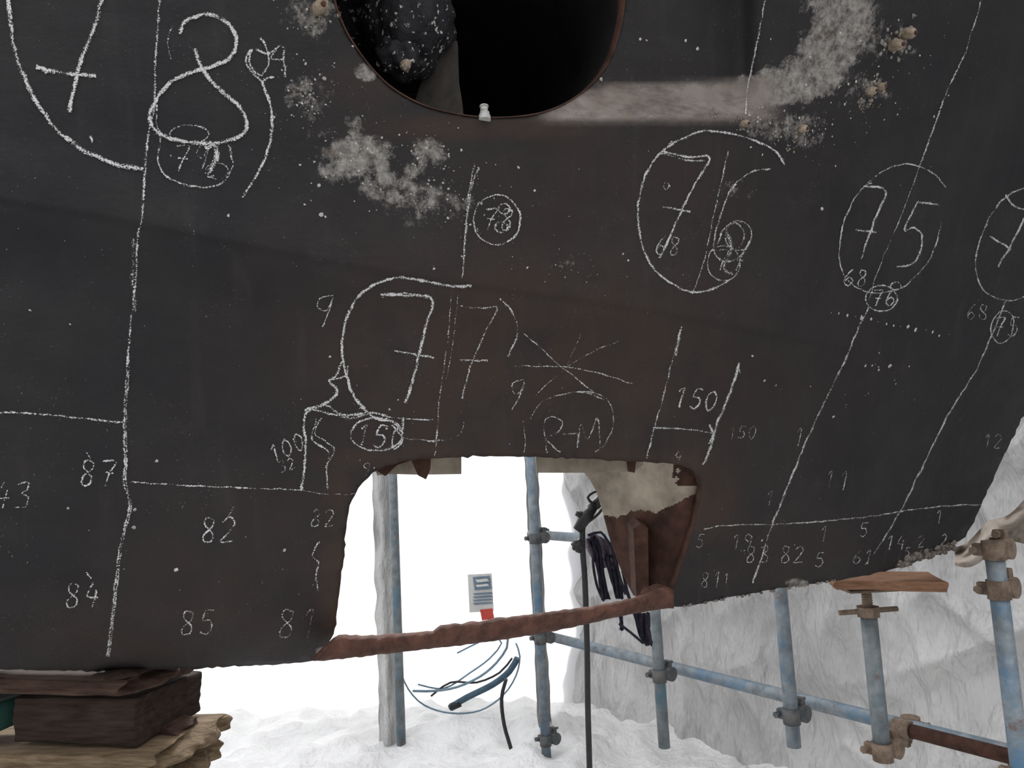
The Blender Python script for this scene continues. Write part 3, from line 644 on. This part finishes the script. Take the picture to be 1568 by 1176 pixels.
for pt in ([(912, 825), (908, 860), (915, 900), (925, 920)], [(935, 830), (945, 870), (958, 910)], [(948, 955), (965, 968), (985, 985)], [(990, 940), (992, 965), (998, 985)], [(900, 820), (920, 815), (935, 835), (950, 850)]):
    b.tube([P(x, y, dg-.02) for x, y in catmull(pt, 8)], .004, 1, 8)
b.tube([P(948, 845, dg), P(960, 905, dg), P(975, 950, dg), P(990, 985, dg)], .005, 1, 8)
cloth(b, rows([(938, 970, 994), (960, 974, 995), (978, 980, 998), (988, 990, 999)]), dg, 1, .006, 3)
cloth(b, rows([(925, 935, 944), (945, 948, 953), (965, 950, 955)]), dg, 1, .004, 9)
o = b.done('hanging_harness', [FABP, FABD]); m_ = o.modifiers.new('cloth_thickness', 'SOLIDIFY'); m_.thickness = .003
b = B(); dh = 4.25
def hs(pts_, r_, mat, dd=0): b.tube([P(x, y, dh+dd+.05*math.sin(x*.02)) for x, y in catmull(pts_, 10)], r_, mat, 10)
hs([(614, 985), (612, 1020), (625, 1055), (650, 1080), (690, 1092), (735, 1088), (770, 1065), (790, 1035), (796, 1005), (790, 985)], .005, 1)
hs([(688, 1084), (715, 1068), (755, 1048), (780, 1028), (792, 1008)], .018, 0); hs([(690, 1083), (705, 1076)], .022, 2)
hs([(632, 1058), (665, 1058), (700, 1052), (735, 1036), (760, 1015), (776, 992), (778, 975)], .007, 1, -.03)
hs([(640, 1048), (680, 1054), (720, 1030), (750, 1008), (768, 985), (760, 972), (730, 985), (700, 1000)], .005, 1, .03)
hs([(660, 1066), (690, 1045), (730, 1045), (765, 1030), (784, 1008)], .006, 2, .02)
hs([(775, 1040), (768, 1070), (772, 1110), (782, 1145), (792, 1185), (800, 1210)], .010, 2, -.4)
b.done('hose_coil', [BLUEH, simple('grey_blue_cable', (.10, .16, .21), (.2, .28, .34), 20), RUBBER])
b = B(); dn = 4.6
def rect(x0, y0, x1, y1, dd, m): b.poly_slab([P(x0, y0, dn-dd), P(x1, y0-2, dn-dd), P(x1+3, y1-2, dn-dd), P(x0+3, y1, dn-dd)], Fw*.004, m)
rect(716, 880, 753, 938, 0, 0); rect(724, 884, 750, 904, .006, 1); rect(728, 888, 746, 892, .012, 0); rect(728, 896, 746, 899, .012, 0)
for i in range(4): rect(724, 909+i*5, 752, 911+i*5, .006, 1)
rect(735, 934, 754, 950, .008, 2)
b.done('safety_notice', [PAPER, INK, REDP])

# ------------------------------------------------------------ ENCLOSURE
def ridge(x, y, s): return (1-min(1, abs(noise.noise(Vector((x, y, s))))*3.2))
def sheet(name, a, c_, z0, z1, nx, nz, amp, mat, seed, fold=1.0):
    bm_ = bmesh.new(); a = Vector(a).to_3d(); c_ = Vector(c_).to_3d(); t = (c_-a); L = t.length; nn = Vector((t.y, -t.x, 0)).normalized(); g = []
    for j in range(nz+1):
        row = []
        for i in range(nx+1):
            s_ = L*i/nx; z_ = z0+(z1-z0)*j/nz
            wx = .25*noise.noise(Vector((s_*1.5, z_*1.5, seed+20)))
            w_ = noise.noise(Vector((s_*1.3, z_*.7, seed)))*1.1 + ridge((s_+wx)*1.9+z_*.5, z_*.6, seed+3)*.6*fold + ridge((s_+wx)*1.3-z_*1.6, (z_+wx)*1.3, seed+9)*.5*fold \
                + ridge(s_*4.5+z_*1.5, z_*2.2, seed+13)*.22*fold + ridge(s_*7, z_*1.6-s_, seed+17)*.12*fold + noise.noise(Vector((s_*7, z_*4, seed)))*.10*fold
            p2 = a+t*(i/nx)+nn*amp*w_
            row.append(bm_.verts.new((p2.x, p2.y, z_)))
        g.append(row)
    for j in range(nz):
        for i in range(nx):
            f = bm_.faces.new((g[j][i], g[j][i+1], g[j+1][i+1], g[j+1][i])); f.smooth = True
    me_ = bpy.data.meshes.new(name); bm_.to_mesh(me_); bm_.free(); me_.materials.append(mat)
    o_ = bpy.data.objects.new(name, me_); COL.objects.link(o_); return o_
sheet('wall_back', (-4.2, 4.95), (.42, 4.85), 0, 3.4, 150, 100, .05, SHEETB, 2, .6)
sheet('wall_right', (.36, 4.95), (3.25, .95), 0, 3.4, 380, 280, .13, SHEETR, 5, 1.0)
def strip(name, u0, u1, v0, v1, d_, seed):
    bm_ = bmesh.new(); a = P(u0, v0, d_); c_ = P(u1, v0, d_); zt_ = a.z; zb_ = max(.05, P(u0, v1, d_).z); g = []
    for j in range(91):
        row = []
        for i in range(15):
            z_ = zt_+(zb_-zt_)*j/90; s_ = i/14; e_ = .012*noise.noise(Vector((seed, z_*9, s_*2)))
            p_ = a+(c_-a)*s_; row.append(bm_.verts.new((p_.x+e_, p_.y+.03*math.sin(s_*9+seed)+.04*noise.noise(Vector((s_*3, z_*6, seed))), z_)))
        g.append(row)
    for j in range(90):
        for i in range(14):
            f = bm_.faces.new((g[j][i], g[j][i+1], g[j+1][i+1], g[j+1][i])); f.smooth = True
    me_ = bpy.data.meshes.new(name); bm_.to_mesh(me_); bm_.free(); me_.materials.append(SHEETO)
    o_ = bpy.data.objects.new(name, me_); COL.objects.link(o_)
strip('hanging_sheet_strip', 566, 604, 650, 1150, 4.2, 1)
strip('hanging_sheet_strip', 800, 820, 650, 1120, 4.25, 6)
bm_ = bmesh.new(); g = []
for j in range(140):
    row = []
    for i in range(170):
        x_ = -4.3+i*.046; y_ = -1+j*.0436
        h_ = (.06*abs(noise.noise(Vector((x_*2.2, y_*2.2, 1))))+.06*ridge(x_*2.2, y_*2.2, 4)+.03*ridge(x_*5, y_*5, 7))*sm(2.6, 3.6, y_)
        row.append(bm_.verts.new((x_, y_, h_-.001)))
    g.append(row)
for j in range(139):
    for i in range(169):
        f = bm_.faces.new((g[j][i], g[j][i+1], g[j+1][i+1], g[j+1][i])); f.smooth = True
me_ = bpy.data.meshes.new('floor'); bm_.to_mesh(me_); bm_.free(); me_.materials.append(SHEETF)
COL.objects.link(bpy.data.objects.new('floor', me_))
b = B(); prev = None
for j in range(40):
    t = j/39; r_ = []
    for k in range(19):
        s_ = k/18; u_ = 1462+t*150; v0 = 838-t*100+5*math.sin(t*14); v1 = 866-t*48+10*math.sin(t*9)
        r_.append(b.bm.verts.new(P(u_, v0+(v1-v0)*s_, 2.40-.1*t+.04*math.sin(s_*5+t*6)+.05*noise.noise(Vector((t*9, s_*4, 0))))))
    if prev:
        for k in range(18): f = b.bm.faces.new((prev[k], prev[k+1], r_[k+1], r_[k])); f.smooth = True
    prev = r_
b.done('folded_tarpaulin', [TAN])
